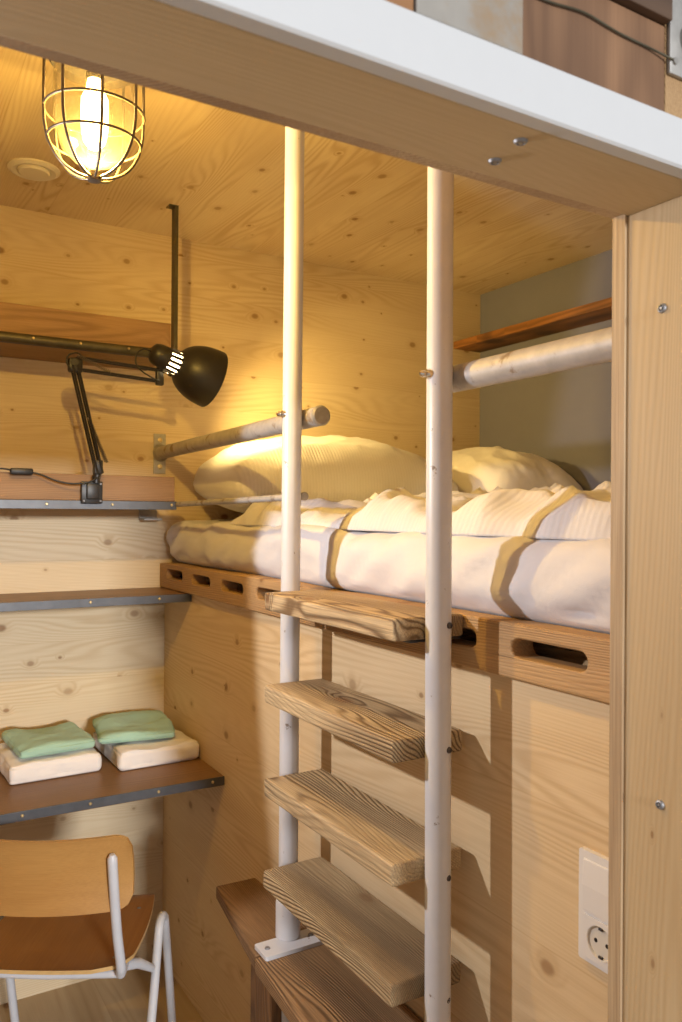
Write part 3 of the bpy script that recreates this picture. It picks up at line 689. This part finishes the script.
bm = new(); pts = [HP+HA*0.004, HP+Vector((-0.022, -0.006, 0.004)), HP+Vector((-0.042, -0.01, -0.012)), HP+Vector((-0.046, -0.012, -0.040)), HP+Vector((-0.026, -0.012, -0.062)), A2+Vector((-0.012, -0.012, 0.002))]
tube(bm, [Vector(p) for p in csmooth([tuple(p) for p in pts], 5)], 0.0022, 8); obj('cable', bm, m_cable, dl, smooth=60)
bm = new(); pts = [A1+Vector((0.03, -0.014, 0.020)), A1+Vector((0.012, -0.014, 0.034)), A1+Vector((-0.012, -0.014, 0.026)), A1+Vector((-0.016, -0.014, 0.004)), A1+Vector((-0.004, -0.014, -0.012))]
tube(bm, [Vector(p) for p in csmooth([tuple(p) for p in pts], 5)], 0.0022, 8); obj('cable', bm, m_cable, dl, smooth=60)
bm = new(); pts = [(-0.285, -0.285, 1.565), (-0.315, -0.288, 1.549), (-0.36, -0.278, 1.544), (-0.40, -0.272, 1.552), (-0.435, -0.268, 1.566), (-0.457, -0.264, 1.572)]
tube(bm, [Vector(p) for p in csmooth(pts, 5)], 0.0024, 8); obj('cable', bm, m_cable, dl, smooth=60)
bm = new(); box(bm, (-0.516, -0.272, 1.565), (-0.457, -0.2565, 1.583), 0.005); cord_switch = obj('cord_switch', bm, m_cable, dl, smooth=40)
bm = new(); pts = [(-0.515, -0.264, 1.577), (-0.53, -0.264, 1.580), (-0.56, -0.262, 1.578), (-0.64, -0.262, 1.565), (-0.80, -0.262, 1.545), (-0.92, -0.262, 1.512)]
tube(bm, [Vector(p) for p in csmooth(pts, 5)], 0.0024, 8); obj('cable', bm, m_cable, dl, smooth=60)

# ------------------------------------------------------------------ towels
def towel(name, x0, x1, y0, y1, z0, z1, seed, mat, label, rot=0.0, folds=1, corner=None, group=None):
    cx, cy = (x0+x1)/2, (y0+y1)/2
    def ds(w, n):
        tz = (w.z-z0)/(z1-z0)
        s = 0.009*fbm(Vector((w.x*9+seed, w.y*9, w.z*8)))+0.0012*noise.noise(Vector((w.x*120, w.y*120, w.z*120)))
        dv = n*s
        if abs(n.z) < 0.6:
            g = abs(math.sin(tz*math.pi*folds)); dv += n*(-0.006*(1-g)**2)     # folded layers
        if n.z < -0.3: dv = Vector((0, 0, 0))
        if n.z > 0.3:
            dv.z += 0.013*noise.noise(Vector((w.x*7+seed, w.y*6, 2)))-0.006*((w.x-cx)/((x1-x0)/2))**4
        return dv
    bm = softbox((x0, y0, z0), (x1, y1, z1), min(0.012, (z1-z0)*0.42), 34, 40, 12, ds)
    if rot:
        bmesh.ops.rotate(bm, cent=(cx, cy, z0), matrix=Matrix.Rotation(math.radians(rot), 3, 'Z'), verts=bm.verts)
    zmin = min(v.co.z for v in bm.verts)
    for v in bm.verts:
        if v.co.z < z0: v.co.z = z0
    o = obj(name, bm, mat, smooth=180)
    return tag(o, label, 'towel', group)
DZ = 0.7478
towel('towel', -0.525, -0.283, -0.320, -0.055, DZ, DZ+0.052, 1.0, m_wtowel, 'folded white towel at the bottom of the left pile on the desk', 1.5)
towel('towel', -0.243, -0.010, -0.350, -0.065, DZ, DZ+0.054, 4.0, m_wtowel, 'folded white towel at the bottom of the right pile on the desk', 1.0)
towel('towel', -0.502, -0.298, -0.302, -0.075, DZ+0.060, DZ+0.091, 7.0, m_green, 'folded sage green towel on top of the left pile, squarely laid', 4)
towel('towel', -0.262, -0.048, -0.300, -0.065, DZ+0.062, DZ+0.090, 11.0, m_green, 'folded sage green towel on top of the right pile, slightly askew', -9)

# ------------------------------------------------------------------ switch and socket
sk = thing('switch_and_socket', 'white double wall plate with rocker switch above a round power socket', 'socket', (0, -1.822, 0.862))
Y0, Y1, Z0, Z1 = -1.867, -1.787, 0.866, 1.015
bm = new(); outline(bm, [rrect(Y0, Z0, Y1, Z1, 0.004)], 'X', -0.0082, -0.0003); obj('cover_frame', bm, m_plastic, sk, bevel=0.0012)
bm = new()
prof = [(-0.0083, Z1-0.0800), (-0.0125, Z1-0.0790), (-0.0132, Z1-0.045), (-0.0105, Z1-0.0115), (-0.0083, Z1-0.0105)]
vs0 = [bm.verts.new((x, Y0+0.0100, z)) for x, z in prof]; vs1 = [bm.verts.new((x, Y1-0.0100, z)) for x, z in prof]
for i in range(len(prof)):
    j = (i+1) % len(prof); bm.faces.new((vs0[i], vs0[j], vs1[j], vs1[i]))
bm.faces.new(vs0); bm.faces.new(list(reversed(vs1))); obj('rocker', bm, m_plastic, sk, bevel=0.0008)
# socket insert: square plate with a round well
cyk, czk = (Y0+Y1)/2, Z0+0.036
bm = new(); outline(bm, [rrect(cyk-0.030, czk-0.0285, cyk+0.030, czk+0.0285, 0.003), [(cyk+0.0215*math.cos(2*math.pi*k/40), czk+0.0215*math.sin(2*math.pi*k/40)) for k in range(40)]], 'X', -0.0112, -0.0083)
ins = obj('socket_insert', bm, m_plastic, sk, bevel=0.0006)
bm = new(); lathe(bm, [(0.0214, 0.0), (0.0225, 0.0005), (0.0225, 0.0), (0.0210, -0.0006), (0.0200, -0.0027), (0, -0.0027)], (-0.0112, cyk, czk), (-1, 0, 0), 40); obj('well', bm, m_socket, ins, smooth=30)
for dy in (-0.0095, 0.0095):
    bm = new(); lathe(bm, [(0, 0.0003), (0.0027, 0.0003), (0.0029, -0.0003), (0, -0.0003)], (-0.0087, cyk+dy, czk), (-1, 0, 0), 16); obj('pin_hole', bm, m_cable, ins)
for dz in (-0.0185, 0.0185):
    bm = new(); box(bm, (-0.0115, cyk-0.0032, czk+dz-0.0016), (-0.0086, cyk+0.0032, czk+dz+0.0016), 0.0005); obj('earth_clip', bm, m_dark, ins)

# ------------------------------------------------------------------ chair (local axes: x right, y forward)
ch = thing('school_chair', 'old school chair, plywood seat and back on grey steel tube frame', 'chair', (-0.4114, -0.5416, 0), -yaw)
def lobj(n, bm, m, p=None, **k): return obj(n, bm, m, p or ch, local=(p is None), **k)
def seatz(x, y):
    z = 0.4455+0.02*y
    if y > 0.16: z -= (y-0.16)**2*8
    if y < -0.10: z += (-0.10-y)*0.06
    return z+0.03*(x/0.17)**2*0.2-0.004
bm = new()
nx, ny = 24, 24
def half(y):
    if y < -0.11:
        t = min(1, (-0.11-y)/0.06); return 0.178-0.075*(1-math.sqrt(max(0, 1-t*t)))
    return 0.186-0.02*((y+0.03)/0.2)**2
ys = [-0.170+0.362*(j/ny) for j in range(ny+1)]
for sgn, th_ in ((1, 0.0), (-1, -0.009)):
    g = [[bm.verts.new((half(y)*(-1+2*i/nx), y-(0.0 if y > -0.169 else 0.008*math.cos((-1+2*i/nx)*math.pi/2)*0), seatz(half(y)*(-1+2*i/nx), y)+th_)) for i in range(nx+1)] for y in ys]
    for j in range(ny):
        for i in range(nx): bm.faces.new((g[j][i], g[j][i+1], g[j+1][i+1], g[j+1][i]))
    if sgn == 1: gt = g
    else: gb = g
per = [(0, i) for i in range(nx)]+[(j, nx) for j in range(ny)]+[(ny, i) for i in range(nx, 0, -1)]+[(j, 0) for j in range(ny, 0, -1)]
for k in range(len(per)):
    a, b = per[k], per[(k+1) % len(per)]; bm.faces.new((gt[a[0]][a[1]], gt[b[0]][b[1]], gb[b[0]][b[1]], gb[a[0]][a[1]]))
seat = lobj('seat', bm, m_seat, smooth=40)
seat.data.materials.append(m_plyedge)
for p in seat.data.polygons:
    if abs(p.normal.z) < 0.5: p.material_index = 1
# backrest: curved plywood with rounded corners
bm = new()
def back_pt(x, s, off):      # s: 0 bottom .. 1 top
    hw = 0.203; e = min(1, max(0, (abs(x)-0.165)/0.038)); cr = 0.030*(1-math.sqrt(max(0, 1-e*e)))
    zb, ztp = 0.597+cr+0.004*math.cos(x*9), 0.766-cr
    z = zb+(ztp-zb)*s; y = -0.247+1.25*x*x-0.014*s+0.010*math.sin(s*math.pi)
    tx = 2.5*x; L_ = math.hypot(1, tx)
    return (x-off*(-tx)/L_*-1*0, y+off, z)
nx, nz = 44, 12
gg = []
for off in (0.0, 0.009):
    g = [[bm.verts.new(back_pt(-0.203+0.406*i/nx, j/nz, off)) for i in range(nx+1)] for j in range(nz+1)]
    for j in range(nz):
        for i in range(nx): bm.faces.new((g[j][i], g[j][i+1], g[j+1][i+1], g[j+1][i]))
    gg.append(g)
per = [(0, i) for i in range(nx)]+[(j, nx) for j in range(nz)]+[(nz, i) for i in range(nx, 0, -1)]+[(j, 0) for j in range(nz, 0, -1)]
for k in range(len(per)):
    a, b = per[k], per[(k+1) % len(per)]; bm.faces.new((gg[0][a[0]][a[1]], gg[0][b[0]][b[1]], gg[1][b[0]][b[1]], gg[1][a[0]][a[1]]))
bk = lobj('backrest', bm, m_ply, smooth=40)
bk.data.materials.append(m_plyedge)
for p in bk.data.polygons:
    if abs(p.normal.z) > 0.6 : p.material_index = 1
TR = 0.0108
for s in (-1, 1):
    bm = new(); pts = [(s*0.166, -0.229, 0.728), (s*0.168, -0.222, 0.66), (s*0.171, -0.205, 0.55), (s*0.1745, -0.188, 0.475), (s*0.174, -0.179, 0.450), (s*0.168, -0.155, 0.432), (s*0.160, -0.05, 0.428), (s*0.160, 0.13, 0.430)]
    P_ = [Vector(p) for p in csmooth(pts, 5)]
    tube(bm, P_, [TR*0.55]+[TR]*(len(P_)-1), 16); lobj('back_post', bm, m_cframe, smooth=60)
    bm = new(); pts = [(s*0.215, -0.215, 0.012), (s*0.213, -0.058, 0.259), (s*0.207, 0.034, 0.395), (s*0.206, 0.055, 0.427), (s*0.206, 0.080, 0.438), (s*0.206, 0.104, 0.427), (s*0.207, 0.122, 0.385), (s*0.209, 0.20, 0.10), (s*0.210, 0.222, 0.012)]
    if s < 0: pts = [(x-0.004, y, z-0.012) for x, y, z in pts]
    tube(bm, [Vector(p) for p in csmooth(pts, 6)], TR, 16); lg = lobj('leg_loop', bm, m_cframe, smooth=60)
    for fy in (-0.215, 0.222):
        bm = new(); lathe(bm, [(0, 0.0), (0.014, 0.0), (0.014, 0.02), (0.011, 0.026), (0, 0.026)], (s*0.2145 - (0.004 if s < 0 else 0), fy, 0.0005), (0, 0, 1), 14)
        ft = lobj('foot_cap', bm, m_cable, smooth=40)
    bm = new(); tube(bm, [(s*0.163, -0.110, 0.424), (s*0.185, -0.075, 0.408), (s*0.204, -0.015, 0.362)], [0.014, 0.012, 0.009], 14); lobj('side_stub', bm, m_cframe, smooth=60)
bm = new(); tube(bm, [(-0.168, -0.150, 0.4265), (0, -0.158, 0.4265), (0.168, -0.150, 0.4265)], 0.0095, 14); lobj('rear_crossbar', bm, m_cframe, smooth=60)
bm = new(); tube(bm, [(-0.160, 0.12, 0.430), (0.160, 0.12, 0.430)], 0.0095, 14); lobj('front_crossbar', bm, m_cframe, smooth=60)
for x, y in ((0.142, -0.118), (-0.142, -0.118), (0.142, 0.105), (-0.142, 0.105)):
    bm = new(); lathe(bm, [(0, 0.0018), (0.003, 0.0015), (0.0052, 0), (0, -0.001)], (x, y, seatz(x, y)+0.0002), (0, 0, 1), 12); lobj('screw', bm, m_screw, smooth=60)

# ------------------------------------------------------------------ bits on the outer cladding
bm = new(); pts = [(-0.410, -2.1015, 1.872), (-0.385, -2.102, 1.873), (-0.35, -2.1022, 1.8765), (-0.31, -2.102, 1.873), (-0.27, -2.1022, 1.872), (-0.2445, -2.1058, 1.868)]
tube(bm, [Vector(p) for p in csmooth(pts, 5)], 0.0010, 6)
tag(obj('wire', bm, m_rod, smooth=60), 'thin rusty wire across the brown cladding above the doorway', 'wire')
bm = new(); box(bm, (-0.2465, -2.1045, 1.857), (-0.19, -2.1005, 1.93), 0.001); lathe(bm, [(0.0, 0.0), (0.014, 0.0), (0.014, 0.02), (0.010, 0.03), (0, 0.032)], (-0.220, -2.1045, 1.892), (0, -1, 0), 24); lathe(bm, [(0, 0), (0.003, 0), (0.003, 0.002), (0, 0.002)], (-0.241, -2.1045, 1.868), (0, -1, 0), 12)
tag(obj('metal_bracket', bm, m_galv, smooth=40), 'grey metal bracket on the outer cladding, top right above white trim', 'bracket')
